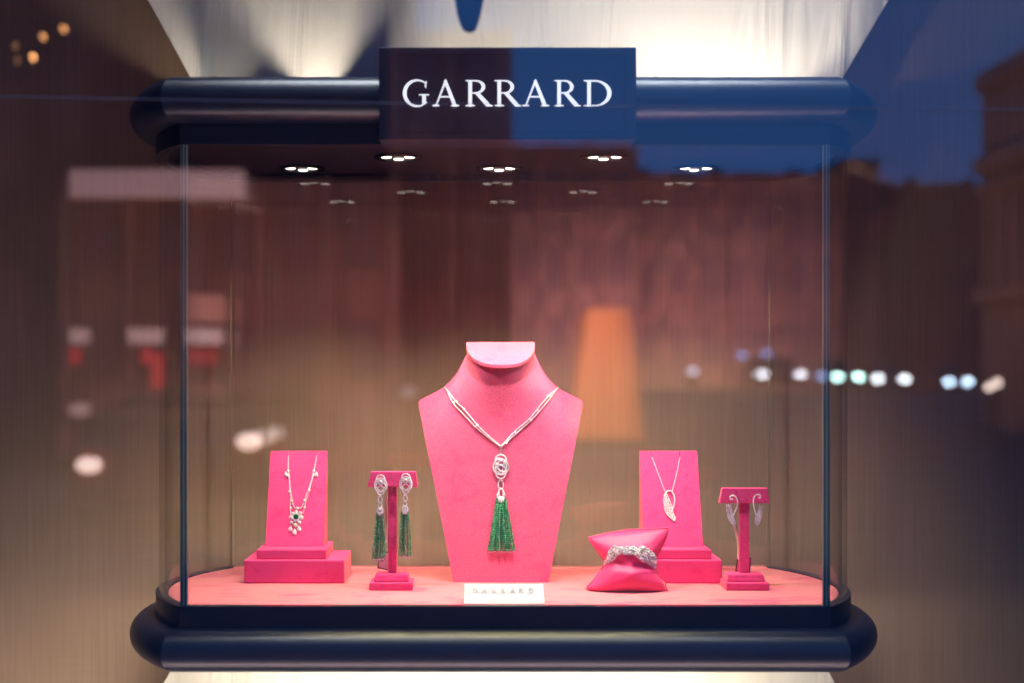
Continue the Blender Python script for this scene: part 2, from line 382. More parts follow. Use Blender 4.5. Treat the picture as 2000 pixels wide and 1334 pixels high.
# downlights
for px, Y in DOWN:
    x = (px - 927) * S0 * (D0 + Y) / D0
    ks = .8 if Y < .1 else 1
    circ = lambda r, z, n=32: [Vector((x + ks * r * math.cos(2 * PI * k / n), Y + ks * r * math.sin(2 * PI * k / n), z)) for k in range(n)]
    d = MB().loop([circ(.0235, CEIL_Z - .0003), circ(.0285, CEIL_Z - .0003), circ(.0280, CEIL_Z - .0028), circ(.0240, CEIL_Z - .0034)]).build('downlight', M['rim'], case, smooth=.6)
    MB().loft([circ(.0234, CEIL_Z - .0004), circ(.0234, CEIL_Z - .0016)]).build('reflector', M['chrome'], d, smooth=.6)
    for dx, dy in ((0, .010), (-.0135, -.006), (.0135, -.006)):
        c = [[Vector((x + dx + r * math.cos(2 * PI * k / 20), Y + dy + r * math.sin(2 * PI * k / 20), z)) for k in range(20)] for r, z in ((.0060, CEIL_Z - .0018), (.0060, CEIL_Z - .0026), (.0046, CEIL_Z - .0032))]
        MB().loft(c).build('led', M['led'], d, smooth=.6)
# sign plate
YS = -.046
def rect(px0, py0, px1, py1, Y):
    a, b = at(px0, py0, Y), at(px1, py1, Y); return a.x, b.x, b.z, a.z
x0, x1, z0, z1 = rect(740, 92, 1243, 273, YS)
sign = MB().box(x0, x1, YS, .012, z0, z1).build('sign_plate', M['navy'], case, bevel=.0012)
fr = MB(); tW = .0022
for q in ((x0 + .012, x1 - .012, z1 - .0085, z1 - .0075), (x0 + .012, x1 - .012, z0 + .0075, z0 + .0085), (x0 + .011, x0 + .012, z0 + .0075, z1 - .0075), (x1 - .012, x1 - .011, z0 + .0075, z1 - .0075)):
    fr.box(q[0], q[1], YS - .0012, YS + .0004, q[2], q[3])
fr.build('border', M['navy_flat'], sign)
# serif capitals, unit height
def arc(cx, cy, ro, ri, a0, a1, n=26, icx=0, icy=0):   # quads of a crescent stroke
    qs = []
    f = lambda a, r, ox, oy: (cx + ox + r[0] * math.cos(a), cy + oy + r[1] * math.sin(a))
    for i in range(n):
        a, b = math.radians(lerp(a0, a1, i / n)), math.radians(lerp(a0, a1, (i + 1) / n))
        qs.append([f(a, ro, 0, 0), f(b, ro, 0, 0), f(b, ri, icx, icy), f(a, ri, icx, icy)])
    return qs
def serif(x, w, y, up=1, t=.035): return [[(x - w / 2, y), (x + w / 2, y), (x + w / 2, y + up * t * .7), (x + w * .28, y + up * t * 1.6), (x - w * .28, y + up * t * 1.6), (x - w / 2, y + up * t * .7)]]
def letter(ch):
    if ch == 'G':
        q = arc(.53, .5, (.53, .53), (.44, .475), 48, 318, icx=.045)
        q += [[(.84, .74), (.885, .70), (.91, .98), (.86, .93)], [(.74, .04), (.875, .13), (.875, .42), (.74, .42)]] + [[(.62, .42), (1.0, .42), (1.0, .455), (.62, .455)]]
        return q
    if ch == 'A':
        return [[(.08, 0), (.135, 0), (.50, .92), (.47, 1.03)], [(.42, .96), (.50, 1.05), (.93, 0), (.78, 0)], [(.24, .34), (.70, .34), (.68, .385), (.26, .385)]] + serif(.11, .27, 0) + serif(.855, .32, 0)
    if ch == 'R':
        q = [[(.13, 0), (.265, 0), (.265, 1), (.13, 1)]] + serif(.20, .36, 0) + [[(.02, 1), (.02, .975), (.13, .955), (.2, .965), (.45, .96), (.45, 1)]]
        q += arc(.42, .745, (.34, .255), (.21, .21), -90, 90, n=18)
        q += [[(.265, .49), (.44, .49), (.44, .53), (.265, .53)], [(.38, .50), (.54, .51), (.98, .03), (1.03, 0), (.80, 0)]] + [[(.80, 0), (1.04, 0), (1.04, .028), (.84, .045)]]
        return q
    if ch == 'D':
        q = [[(.13, 0), (.255, 0), (.255, 1), (.13, 1)]] + [[(.0, 0), (.42, 0), (.42, .045), (.28, .05), (.11, .05), (0, .025)], [(.0, 1), (.42, 1), (.42, .955), (.28, .95), (.11, .95), (0, .975)]]
        q += arc(.40, .5, (.60, .5), (.455, .455), -90, 90, n=26)
        return q
def write(text, spans, yb, yt, Y, m, parent, name, prot=.0012, tilt=None):
    for i, (ch, (a, b)) in enumerate(zip(text, spans)):
        mb = MB(); wd = 1.0
        for k, poly in enumerate(letter(ch)):
            pp = [at(lerp(a, b, x), lerp(yb, yt, y), Y) for x, y in poly]
            off = (k % 7) * .00003
            if tilt is None:
                mb.prism([(p.x, p.z) for p in pp], Y - prot - off, Y + .0005)
            else:
                mb.loft([[tilt(p) + Vector((0, -prot - off, 0)) for p in pp], [tilt(p) + Vector((0, 0, 0)) for p in pp]])
        mb.build(name, m, parent)
SP = [(787, 838), (846, 896), (908, 960), (965, 1016), (1021, 1072), (1082, 1132), (1140, 1194)]
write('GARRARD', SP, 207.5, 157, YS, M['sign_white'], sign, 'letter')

# unseen baffles added on the case, shaped to throw dark wedges on the panel
nb = 0
WH = ['at its left end', 'leftmost inner', 'second inner', 'third from the left', 'fourth from the left', 'just left of the strongest glow', 'just right of the strongest glow', 'behind the left plate end', 'behind the plate middle', 'right of the plate middle', 'right of the plate', 'second right of the plate', 'third right of the plate', 'at its right end']
for px, e, sl, sr in UP:
    x = at(px, 0, .335).x
    for s_, b_ in ((sl, -.014), (sr, .014)):
        if s_ is None: continue
        xt = x + max(-1.6, s_) * .019
        o = MB().prism([(x + b_ - .0004, .3101), (x + b_ + .0004, .3101), (xt + .0004, .352), (xt - .0004, .352)], .19, .325).build('added_baffle', M['navy_flat'])
        tag(o, 'small dark baffle added to shape the uplight on top of the showcase, ' + WH[nb], 'baffle', 'added light baffles hidden behind the top rail'); nb += 1

# ------------------------------------------------------------------ necklace bust
ZF = -.2571
by0 = .172
def yf(z): return by0 + (z - ZF) * .10
HWT = [(667, 66), (679, 66), (698, 73), (724, 85), (743, 97.5), (758, 113), (766, 127), (773, 141), (780, 155), (784, 160), (789, 161), (850, 149), (1000, 119), (1137, 92.5)]
rowpy = [672, 679, 688, 698, 711, 724, 734, 743, 751, 758, 766, 773, 778, 781.5, 784.5, 789, 800, 820, 850, 890, 940, 1000, 1060, 1110, 1137]
def row_z(py):
    z = 0
    for _ in range(8): z = at(978, py, yf(z)).z
    return z
ZT = [(row_z(py), interp(HWT, py) * S0 * (D0 + yf(row_z(py))) / D0) for py in rowpy]
ZT[-1] = (ZF, ZT[-1][1])
HWZ = sorted(ZT)
BUL = [(p[0], p[1]) for p in curve([(ZF, .006), (-.15, .008), (-.08, .013), (-.05, .019), (-.02, .029), (.01, .036), (.045, .038)], 60)]
BWD = [(p[0], p[1]) for p in curve([(ZF, .13), (-.15, .13), (-.08, .105), (-.05, .080), (-.02, .058), (.01, .047), (.045, .0425)], 60)]
bx = at(978, 0, .19).x
def bust_y(x, z):
    u = min(1, abs(x - bx) / interp(BWD, z))
    return yf(z) - interp(BUL, z) * (1 - u * u) ** 1.15 + .35 * (x - bx) ** 2
bust = thing('necklace_bust', 'tall pink velvet neck bust standing in the middle of the showcase', 'jewellery bust', (bx, .18, ZF))
capb, capf = Vector((bx, yf(.03) + .010, at(0, 668, .21).z)), Vector((bx, .155, at(0, 711, .155).z))
def capz(y): return lerp(capb.z, capf.z, (capb.y - y) / (capb.y - capf.y))
rings = []
for z, h in ZT:
    r = [];  n = 36
    for i in range(n + 1):
        u = -math.cos(PI * i / n); x = bx + u * h
        zz = z if z > .02 else z
        yy = bust_y(x, z)
        if z > -.03: zz = lerp(z, -.03 + (z + .03) * (capz(yy) - .0035 + .03) / (ZT[0][0] + .03), min(1, (z + .03) / .03))
        r.append(Vector((x, yy, zz)))
    zb_ = r[0].z
    rings.append(r + [Vector((bx + h - .0006, max(yf(z), r[0].y) + .009, zb_)), Vector((bx - h + .0006, max(yf(z), r[0].y) + .009, zb_))])
MB().loft(rings).build('torso', M['bust_velvet'], bust, smooth=.9)
def dshape(grow, dz):
    pts = []
    for i in range(41):
        a = PI * i / 40; c, s_ = math.cos(a), math.sin(a)
        x = (.0415 + grow) * (abs(c) ** .86) * (1 if c > 0 else -1); t = s_ ** .82
        y = capb.y - (capb.y - capf.y + grow) * t
        pts.append(Vector((bx + x, y, capz(y) + dz)))
    return pts
MB().loft([dshape(-.0012, -.0058), dshape(0, -.0045), dshape(.0003, -.001), dshape(-.001, 0)]).build('neck_cap', M['bust_velvet'], bust, smooth=.7)

def on(px, py, fy, off=.0008, it=14):           # point where a photo ray meets the surface y = fy(x, z)
    Y = .18
    for _ in range(it):
        p = at(px, py, Y); Y = fy(p.x, p.z) - off
    return at(px, py, Y)

def chain(mb, pts, r, step=None):
    for p in even(pts, step or r * 1.75): mb.ball(p, r, 6, 4)
def pix_path(pp, fy, off=.0012, n=40): return [on(x, y, fy, off) for x, y in curve(pp, n)]
def line_tube(mb, pts, r): mb.tube(pts, r, 6)

def ringlet(mb, c, rx, rz, r, rot=0, n=26, fy=None, off=.002, a0=0, a1=360, Y=None):
    pts = []
    for i in range(n + 1):
        a = math.radians(lerp(a0, a1, i / n)); x, y = rx * math.cos(a), rz * math.sin(a)
        px = c[0] + x * math.cos(rot) - y * math.sin(rot); py = c[1] + x * math.sin(rot) + y * math.cos(rot)
        wv = .0005 * math.sin(3 * a)
        pts.append(on(px, py, fy, off + wv) if fy else at(px, py, Y - off - wv))
    mb.tube(pts, r * .72, 6)
    for p in even(pts, r * 1.9): mb.ball(p + Vector((0, -r * .35, 0)), r * .95, 6, 4)

def tassel(parent, top, bot, fyo, n, br, Yc, depth):
    # top=(px0,px1,py) bot=(px0,px1,py); strands of small green beads
    for k in range(n):
        u = (k + .5) / n; lay = (k * 7) % 3 - 1
        xa, xb = lerp(top[0], top[1], lerp(.5, u, .9)), lerp(bot[0], bot[1], u) + random.uniform(-.8, .8)
        yb = bot[2] + random.uniform(-3, 2)
        sag = random.uniform(-1.2, 1.2)
        mb = MB(); pts = []
        for i in range(21):
            t = i / 20; px = lerp(xa, xb, t) + sag * math.sin(PI * t); py = lerp(top[2], yb, t)
            if fyo: pts.append(on(px, py, fyo, .0025 + lay * depth * (.4 + .6 * t) + br))
            else: pts.append(at(px, py, Yc + lay * depth * (.5 + .5 * t)))
        for j, p in enumerate(even(pts, br * 1.55)):
            rr = br * random.uniform(.88, 1.12)
            mb.ball(p, rr, 7, 4, sz=.85)
        mb.build('bead_strand', M['emerald'], parent, smooth=.1)
        e = MB(); e.ball(pts[-1] + Vector((0, 0, -br)), br * .75, 6, 4); e.build('strand_end', M['silver'], parent)

# ---- main necklace
nk = thing('tassel_necklace', 'long diamond necklace with green bead tassel hanging on the tall bust', 'necklace', on(978, 930, bust_y))
ch = MB()
Lp = [[(869, 756), (890, 784), (906, 799), (933, 831), (954, 851), (978, 871)], [(869, 756), (884, 786), (906, 810), (928, 833), (954, 855), (978, 872)],
      [(1090, 757), (1070, 775), (1050, 798), (1033, 819), (1005, 843), (979, 871)], [(1090, 757), (1077, 775), (1055, 801), (1037, 821), (1008, 847), (979, 872)]]
for pp in Lp:
    pts = pix_path(pp, bust_y, .0016); line_tube(ch, pts, .00062); chain(ch, pts, .00082)
ch.build('chain', M['pave'], nk)
for px, py in ((886, 786), (891, 784), (906, 799), (929, 833), (932, 830), (1076, 775), (1070, 774), (1050, 801), (1034, 819), (1037, 821), (1006, 844), (989, 865)):
    b = MB(); b.ball(on(px, py, bust_y, .0022), .0017, 8, 5); b.build('station_stone', M['pave'], nk)
mb = MB(); ringlet(mb, (978.5, 879), 2.2, 7, .0007, fy=bust_y); mb.build('bail', M['silver'], nk)
kn = MB()
B = bust_y
for c, rx, rz, r, rot in (((978, 899), 11, 11, .0011, 0), ((978, 912), 15, 15.5, .0012, 0), ((978, 913), 11, 12.5, .0010, .5), ((978, 908), 10, 14, .0010, -.6), ((978, 922), 10, 13, .0011, 0),
                          ((978, 902), 6, 6, .0009, 0), ((975, 915), 6.5, 8, .0009, .8), ((981, 914), 6.5, 8, .0009, -.8), ((978, 947), 5, 9.5, .0010, 0)):
    ringlet(kn, c, rx, rz, r, rot, fy=bust_y, off=.0024)
kn.ball(on(978, 899, B, .0045), .0019, 8, 5)
kn.build('knot', M['pave'], nk)
cp = MB()
ringlet(cp, (978.5, 963), 4.6, 9, .0015, fy=bust_y, off=.003); ringlet(cp, (978.5, 967), 7, 7.5, .0015, fy=bust_y, off=.003, a0=-30, a1=210)
c0, c1 = on(978.5, 968, B, .0035), on(978.5, 976, B, .0035)
cp.ball(c1, .0052, 14, 8, sy=.6, sz=.75)
cp.build('cap', M['pave'], nk)
tassel(nk, (968, 989, 975), (951, 1007, 1076), bust_y, 13, .0015, None, .0016)

# ------------------------------------------------------------------ risers and slanted necklace blocks
def riser(name, label, xc, group):
    t = MB().box(xc - .0597, xc + .0597, .160, .250, ZF, -.2294).build(name, M['velvet'], bevel=.0016)
    me = t; tag(t, label, 'riser', group); return t
riser('riser_block', 'low pink velvet box under the left slanted necklace stand', -.2145, 'pink velvet riser boxes')
riser('riser_block', 'low pink velvet box under the right slanted stand, behind the pillow', .2345, 'pink velvet riser boxes')
def slope_y(x, z): return .192 + .045 * (z + .2178) / .1138
def slant_stand(label, xc, hw, slots):
    t = thing('necklace_stand', label, 'necklace stand', (xc, .21, -.2294), 'slanted pink necklace stands')
    MB().box(xc - .0415, xc + .0415, .1655, .2488, -.2292, -.2178).build('base', M['velvet'], t, bevel=.0012)
    zt, zb, yb_ = -.1045, -.2177, .2425
    prof = lambda x: [Vector((x, slope_y(0, zb), zb)), Vector((x, slope_y(0, zt), zt)), Vector((x, yb_, zt)), Vector((x, yb_, zb))]
    edges = [xc - hw] + [q for s_ in slots for q in (s_ - .0006, s_ + .0006)] + [xc + hw]
    # board with two slots in its top edge: a low body and three tabs above it
    zc = zt - .0065
    pr2 = lambda x, za, z_: [Vector((x, slope_y(0, za), za)), Vector((x, slope_y(0, z_), z_)), Vector((x, yb_, z_)), Vector((x, yb_, za))]
    m = MB(); m.loft([pr2(xc - hw, zb, zc), pr2(xc + hw, zb, zc)])
    for a, b in zip(edges[::2], edges[1::2]): m.loft([pr2(a, zc + .00001, zt), pr2(b, zc + .00001, zt)])
    m.build('board', M['velvet'], t)
    return t
lx0, rx0 = on(564.5, 885, slope_y).x, on(620, 885, slope_y).x
slant_stand('pink velvet slanted stand holding the green stone necklace, left side', -.2185, .0352, [lx0, rx0])
lx1, rx1 = on(1273, 885, slope_y).x, on(1327.5, 885, slope_y).x
slant_stand('pink velvet slanted stand holding the wing pendant, right side', .2410, .0357, [lx1, rx1])

# ---- left necklace
ln = thing('pearl_necklace', 'diamond and pearl necklace with square green centre stone on the left stand', 'necklace', on(578, 960, slope_y))
c = MB()
def q5(x, y): return (540 + x / 7.021, 870 + y / 7.021)
paths = [[(165, 145), (162, 240), (160, 350)], [(165, 380), (180, 520), (185, 630), (190, 850), (195, 960)], [(170, 380), (185, 560), (205, 690), (222, 790), (250, 855), (285, 862)],
         [(550, 145), (535, 240), (515, 345)], [(515, 380), (475, 520), (450, 620), (410, 740), (385, 850), (365, 930)], [(505, 380), (455, 560), (400, 710), (370, 800), (335, 855), (285, 862)]]
for pp in paths:
    pts = pix_path([q5(*p) for p in pp], slope_y, .0010, 24); line_tube(c, pts, .00050); chain(c, pts, .00062)
c.build('chain', M['pave'], ln)
for x, y, r in ((178, 632, .0017), (210, 760, .0018), (190, 857, .0016), (448, 617, .0017), (384, 752, .0018), (386, 850, .0016), (260, 1095, .0026), (160, 350, .0017)):
    MB().ball(on(*q5(x, y), slope_y, .0018), r, 12, 8).build('pearl', M['pearl'], ln, smooth=1)
def pear(x, y, r, tilt=0):
    p = on(*q5(x, y), slope_y, .0018); m = MB()
    rot = Matrix.Rotation(tilt, 3, 'Y')
    rings_ = []
    for z, f in ((1.7, .05), (1.0, .45), (.3, .85), (-.3, 1), (-.8, .75), (-1.05, .1)):
        rings_.append([p + rot @ Vector((r * f * math.cos(2 * PI * k / 10), .55 * r * f * math.sin(2 * PI * k / 10), z * r)) for k in range(10)])
    m.loft(rings_).build('pear_stone', M['pave'], ln)
pear(132, 405, .0026, -.2); pear(545, 405, .0026, .2); pear(190, 1150, .0028, .15); pear(308, 1145, .0028, -.1); pear(246, 1195, .0030, .08)
def stone(x, y, r, parent, nm='stone', q=q5, fy=slope_y, off=.0018, m='pave'):
    b = MB(); b.ball(on(*q(x, y), fy, off), r, 8, 5, sy=.6); b.build(nm, M[m], parent)
for x, y, r in ((513, 350, .0018), (287, 862, .0020), (205, 1058, .0022), (315, 1056, .0023), (198, 990, .0028), (340, 990, .0029), (225, 935, .0022), (270, 915, .0024), (325, 930, .0024), (250, 1030, .0018), (290, 1032, .0018)):
    stone(x, y, r, ln)
rg = MB(); cx, cy = q5(268, 978); ringlet(rg, (cx, cy), 6.3, 6.3, .0009, fy=slope_y, off=.0022, n=20); rg.build('halo', M['pave'], ln)
gp = on(cx, cy, slope_y, .0030); g = MB(); rg_ = []
for sc_, dy in ((1.0, .0008), (1.0, -.0006), (.6, -.0018)):
    rg_.append([gp + Vector((.0031 * sc_ * sx * (1 if i in (0, 1) else .62), dy, .0031 * sc_ * sz * (.62 if i in (0, 1) else 1))) for sx, sz, i in
                ((1, -1, 0), (1, 1, 1), (1, 1, 2), (-1, 1, 3), (-1, 1, 0), (-1, -1, 1), (-1, -1, 2), (1, -1, 3))])
g.loft(rg_).build('centre_stone', M['gem'], ln)

# ---- wing shapes
def feather_rows(mb, spine, edge, rows, fy, off, r, Y=None):
    # stones filling the area between two pixel curves
    A, Bc = curve(spine, 30), curve(edge, 30)
    for i in range(31):
        wd = math.hypot(A[i][0] - Bc[i][0], A[i][1] - Bc[i][1]); k = max(1, int(wd * S0 * 1.1 / (r * 2.1)))
        for j in range(k + 1):
            t = j / k; px, py = lerp(A[i][0], Bc[i][0], t), lerp(A[i][1], Bc[i][1], t)
            px += random.uniform(-.3, .3); py += random.uniform(-.3, .3)
            rr = r * random.uniform(.85, 1.15)
            p = on(px, py, fy, off + .0006 * math.sin(PI * t)) if fy else at(px, py, Y - off)
            mb.ball(p, rr, 6, 4)
wn = thing('wing_necklace', 'fine chain with a diamond wing pendant on the right slanted stand', 'necklace', on(1310, 990, slope_y))
def q6(x, y): return (1120 + x / 4.169, 860 + y / 4.169)
c = MB()
for pp in ([(642, 143), (693, 280), (745, 415)], [(866, 143), (838, 280), (803, 418)]):
    pts = pix_path([q6(*p) for p in pp], slope_y, .0009, 30); line_tube(c, pts, .00042); chain(c, pts, .00052)
c.build('chain', M['pave'], wn)
wg = MB()
lp = pix_path([q6(*p) for p in ((745, 440), (760, 418), (790, 412), (815, 440), (824, 490), (815, 540), (803, 575))], slope_y, .0020, 30)
for p in even(lp, .0014): wg.ball(p, .0011, 6, 4)
feather_rows(wg, [q6(*p) for p in ((755, 430), (778, 480), (800, 540), (815, 600), (828, 650))], [q6(*p) for p in ((738, 445), (736, 510), (752, 580), (785, 625), (826, 655))], 4, slope_y, .0020, .00085)
for x, y in ((800, 640), (812, 648), (824, 655), (826, 640), (830, 628)): wg.ball(on(*q6(x, y), slope_y, .0018), .0010, 6, 4, sz=1.6)
wg.build('wing_pendant', M['pave'], wn)

# ------------------------------------------------------------------ earring stands
def frus(mb, x0, x1, y0, y1, z0, z1, ins):
    mb.loft([[Vector(p) for p in ((x0, y0, z0), (x1, y0, z0), (x1, y1, z0), (x0, y1, z0))], [Vector(p) for p in ((x0 + ins, y0 + ins, z1), (x1 - ins, y0 + ins, z1), (x1 - ins, y1 - ins, z1), (x0 + ins, y1 - ins, z1))]]); return mb
def t_stand(label, cx, top_py, bar_py, bar_t, bar_b, post, tier2, tier1):
    YF = .106; s1 = S0 * (D0 + YF) / D0
    t = thing('earring_stand', label, 'earring stand', ((cx - 927) * s1, .125, ZF), 'pink earring stands')
    X = lambda px, Y: (px - 927) * S0 * (D0 + Y) / D0
    MB().box(X(tier1[0], YF), X(tier1[1], YF), YF, YF + .040, ZF, at(0, 1138.5, YF).z).build('base', M['velvet'], t, bevel=.0014, bseg=3)
    Y2 = YF + .006
    frus(MB(), X(tier2[0], Y2) - .001, X(tier2[1], Y2) + .001, Y2, Y2 + .028, at(0, 1138.3, YF).z, at(0, 1122, Y2).z, .0022).build('step', M['velvet'], t, bevel=.0016, bseg=3)
    YP = .122
    MB().box(X(post[0], YP), X(post[1], YP), YP, YP + .006, at(0, 1122, Y2).z - .001, at(0, bar_py, YP).z + .001).build('post', M['velvet'], t, bevel=.0008)
    YB = .119
    a = [at(p, y, YB) for p, y in ((bar_t[0], top_py), (bar_t[1], top_py), (bar_b[1], bar_py), (bar_b[0], bar_py))]
    MB().prism([(p.x, p.z) for p in a], YB, YB + .008).build('crossbar', M['velvet'], t, bevel=.0008)
    return YB
YB = t_stand('pink velvet T-shaped stand left of the bust, carrying green tassel earrings', 764, 921, 951.5, (724.5, 812), (717, 816.5), (757.8, 775), (731, 798), (721, 806.5))
t_stand('pink velvet T-shaped stand at the far right, carrying small wing earrings', 1460, 953.5, 983, (1411, 1499), (1404.5, 1504.5), (1444.5, 1464), (1421, 1494), (1418.5, 1502.5))

def tassel_earring(label, cx, dy, tb):
    e = thing('tassel_earring', label, 'earring', at(cx, 950 + dy, YB - .004), 'green tassel earrings')
    m = MB(); Yk = YB - .001
    for c, rx, rz, r, rot in (((cx, 937 + dy), 8.5, 9, .0010, 0), ((cx, 948 + dy), 12, 14, .0011, 0), ((cx, 949 + dy), 8.5, 13, .0009, .55), ((cx, 949 + dy), 8.5, 13, .0009, -.55), ((cx, 939 + dy), 4.5, 5, .0008, 0), ((cx, 958 + dy), 7, 9, .0009, 0)):
        ringlet(m, c, rx, rz, r, rot, Y=Yk, off=.002)
    m.ball(at(cx, 941 + dy, Yk - .004), .0018, 8, 5)
    m.build('knot', M['pave'], e)
    m = MB(); ringlet(m, (cx - 1, 976 + dy), 3.6, 7, .0009, Y=Yk, off=.002); ringlet(m, (cx - 1.5, 988 + dy), 3.2, 7, .0009, Y=Yk, off=.002); m.build('link', M['pave'], e)
    m = MB(); m.ball(at(cx - 1.5, 1001 + dy, Yk - .002), .0042, 12, 8, sy=.8, sz=1.15); ringlet(m, (cx - 1.5, 998 + dy), 5.5, 7, .0011, Y=Yk, off=.0045); m.build('cap', M['pave'], e)
    tassel(e, (cx - 10, cx + 6, 1004 + dy), tb, None, 7, .0015, Yk - .002, .0026)
tassel_earring('diamond knot earring with green bead tassel, left one on the T-stand beside the bust', 743.5, 0, (727, 753, 1091))
tassel_earring('diamond knot earring with green bead tassel, right one nearest the tall bust', 792.5, -3, (779, 805, 1084))

def wing_earring(label, flip, cx, pts_hook, spine, edge):
    e = thing('wing_earring', label, 'earring', at(cx, 985, YB - .004), 'small wing earrings')
    q = lambda p: (1390 + p[0] / 5.8, 940 + p[1] / 5.8)
    m = MB(); pp = [at(*q(p), YB - .003) for p in [tuple(z) for z in curve(pts_hook, 30)]]
    m.tube(pp, .0007, 6)
    for p in even(pp, .0013): m.ball(p, .00095, 6, 4)
    m.build('hook', M['pave'], e)
    m = MB(); feather_rows(m, [q(p) for p in spine], [q(p) for p in edge], 3, None, .001, .00075, Y=YB + .001); m.build('wing', M['pave'], e)
wing_earring('diamond wing earring, left one on the far right T-stand', 1, 1432, [(235, 205), (212, 200), (208, 175), (235, 160), (270, 175), (292, 220), (290, 280), (265, 340), (245, 385)],
             [(205, 270), (225, 340), (245, 400), (270, 480)], [(170, 270), (175, 370), (205, 450), (262, 510)])
wing_earring('diamond wing earring, right one on the far right T-stand', -1, 1480, [(535, 190), (552, 185), (550, 160), (515, 150), (482, 180), (472, 235), (480, 300), (495, 350), (505, 380)],
             [(548, 270), (530, 340), (505, 400), (492, 460)], [(566, 290), (568, 380), (548, 450), (515, 500)])

# price tags on strings behind the posts
def price_tag(label, q, strings, tagpts, Y, frame):
    t = thing('price_tag', label, 'price tag', at(*q(tagpts[0]), Y), 'price tags')
    for s_ in strings:
        m = MB(); m.tube([at(*q(p), Y) for p in curve(s_, 14)], .0010, 6); m.build('string', M['string'], t, smooth=1)
    pr = [at(*q(p), Y + .0015) for p in tagpts]; cxx = sum(p.x for p in pr) / 4; czz = sum(p.z for p in pr) / 4
    MB().prism([(p.x, p.z) for p in pr], Y + .002, Y + .003).build('paper_edge', M['tag_dark'], t)
    MB().prism([(lerp(cxx, p.x, .86), lerp(czz, p.z, .86)) for p in pr], Y + .0005, Y + .0019).build('paper', M[frame], t)
q3 = lambda p: (450 + p[0] / 3.705, 840 + p[1] / 3.705)
price_tag('small pale tag on a cream string behind the tassel earring stand', q3, [[(1122, 465), (1120, 640), (1124, 810)], [(1130, 465), (1132, 640), (1128, 810)]], [(1085, 880), (1150, 880), (1150, 1018), (1062, 998)], .132, 'tag')
q8 = lambda p: (1390 + p[0] / 5.8, 940 + p[1] / 5.8)
price_tag('small pink tag on a cream string behind the wing earring stand', q8, [[(200, 270), (225, 370), (250, 510), (290, 650), (300, 790), (296, 870), (320, 885)], [(212, 270), (235, 380), (262, 520), (300, 650), (318, 790), (310, 860)]], [(290, 868), (452, 868), (435, 1022), (268, 1022)], .132, 'velvet')

# ------------------------------------------------------------------ pillow and bracelet
def pq(x, y): return (1130 + x / 8.895, 1020 + y / 8.895)
Lt = [(0, pq(195, 300)), (.12, pq(245, 400)), (.27, pq(345, 530)), (.43, pq(455, 680)), (.5, pq(455, 745)), (.62, pq(375, 850)), (.8, pq(250, 1000)), (1, pq(112, 1130))]
Rt = [(0, pq(1600, 130)), (.12, pq(1560, 270)), (.27, pq(1470, 430)), (.43, pq(1375, 590)), (.5, pq(1340, 790)), (.62, pq(1360, 880)), (.8, pq(1480, 1010)), (1, pq(1530, 1235))]
Tt = [(-1, 0), (-.5, -4.5), (0, -6), (.5, -2.5), (1, 0)]; Bt = [(-1, 0), (-.8, 4.0), (0, -1.5), (.6, -1.5), (1, 0)]
def ipt(tab, v): return Vector((interp([(a, b[0]) for a, b in tab], v), interp([(a, b[1]) for a, b in tab], v)))
NU, NV = 36, 34
zp_min = ZF
def pil(u, v, side):
    a, b = ipt(Lt, v), ipt(Rt, v); p = a.lerp(b, (u + 1) / 2)
    p.y += interp(Tt, u) * (1 - v) ** 2 + interp(Bt, u) * v ** 2
    base = lerp(.128, .103, v)
    e = max(0, 1 - abs(u) ** 2.4) ** .6
    pr = max(0, 4 * v * (1 - v)) ** .5
    wst = 1 - .16 * math.exp(-((v - .46 + .08 * u * u) / .07) ** 2) * (1 + .35 * math.sin(9 * u))
    fold = .0014 * math.sin(u * 8 + 2 * v) * math.exp(-((v - .6) / .13) ** 2) + .0011 * math.sin(u * 11) * math.exp(-((v - .3) / .10) ** 2)
    th = .026 * e * pr * wst * (1.12 if v > .5 else 1.0) + fold * e
    Y = base - th if side else base + .7 * th
    return p, Y
def pil_pt(u, v, side=True):
    p, Y = pil(u, v, side); s_ = at(p.x, p.y, .112); return Vector((s_.x, Y, max(s_.z * (1 if side else 1), ZF + .0008)))
pillow = thing('bracelet_pillow', 'small pink satin cushion squeezed at its waist by a diamond bracelet', 'cushion', (at(1225, 0, .11).x, .112, ZF))
m = MB(); front = [[pil_pt(-1 + 2 * i / NU, j / NV, True) for i in range(NU + 1)] for j in range(NV + 1)]
back = [[pil_pt(-1 + 2 * i / NU, j / NV, False) for i in range(NU + 1)] for j in range(NV + 1)]
m.loft(front, False, False); m.loft(back, False, False)
o = m.build('cushion', M['satin'], pillow, smooth=1.2)
bm = bmesh.new(); bm.from_mesh(o.data); bmesh.ops.remove_doubles(bm, verts=bm.verts, dist=.00005); bmesh.ops.recalc_face_normals(bm, faces=bm.faces); bm.to_mesh(o.data); bm.free()
pipe = MB(); per = [front[0][i] for i in range(NU + 1)] + [front[j][NU] for j in range(1, NV + 1)] + [front[NV][i] for i in range(NU - 1, -1, -1)] + [front[j][0] for j in range(NV - 1, -1, -1)]
per = [Vector((p.x, p.y, max(p.z, ZF + .0012))) for p in per]
pipe.tube(per, .0011, 8); pipe.build('piping', M['satin'], pillow, smooth=1)
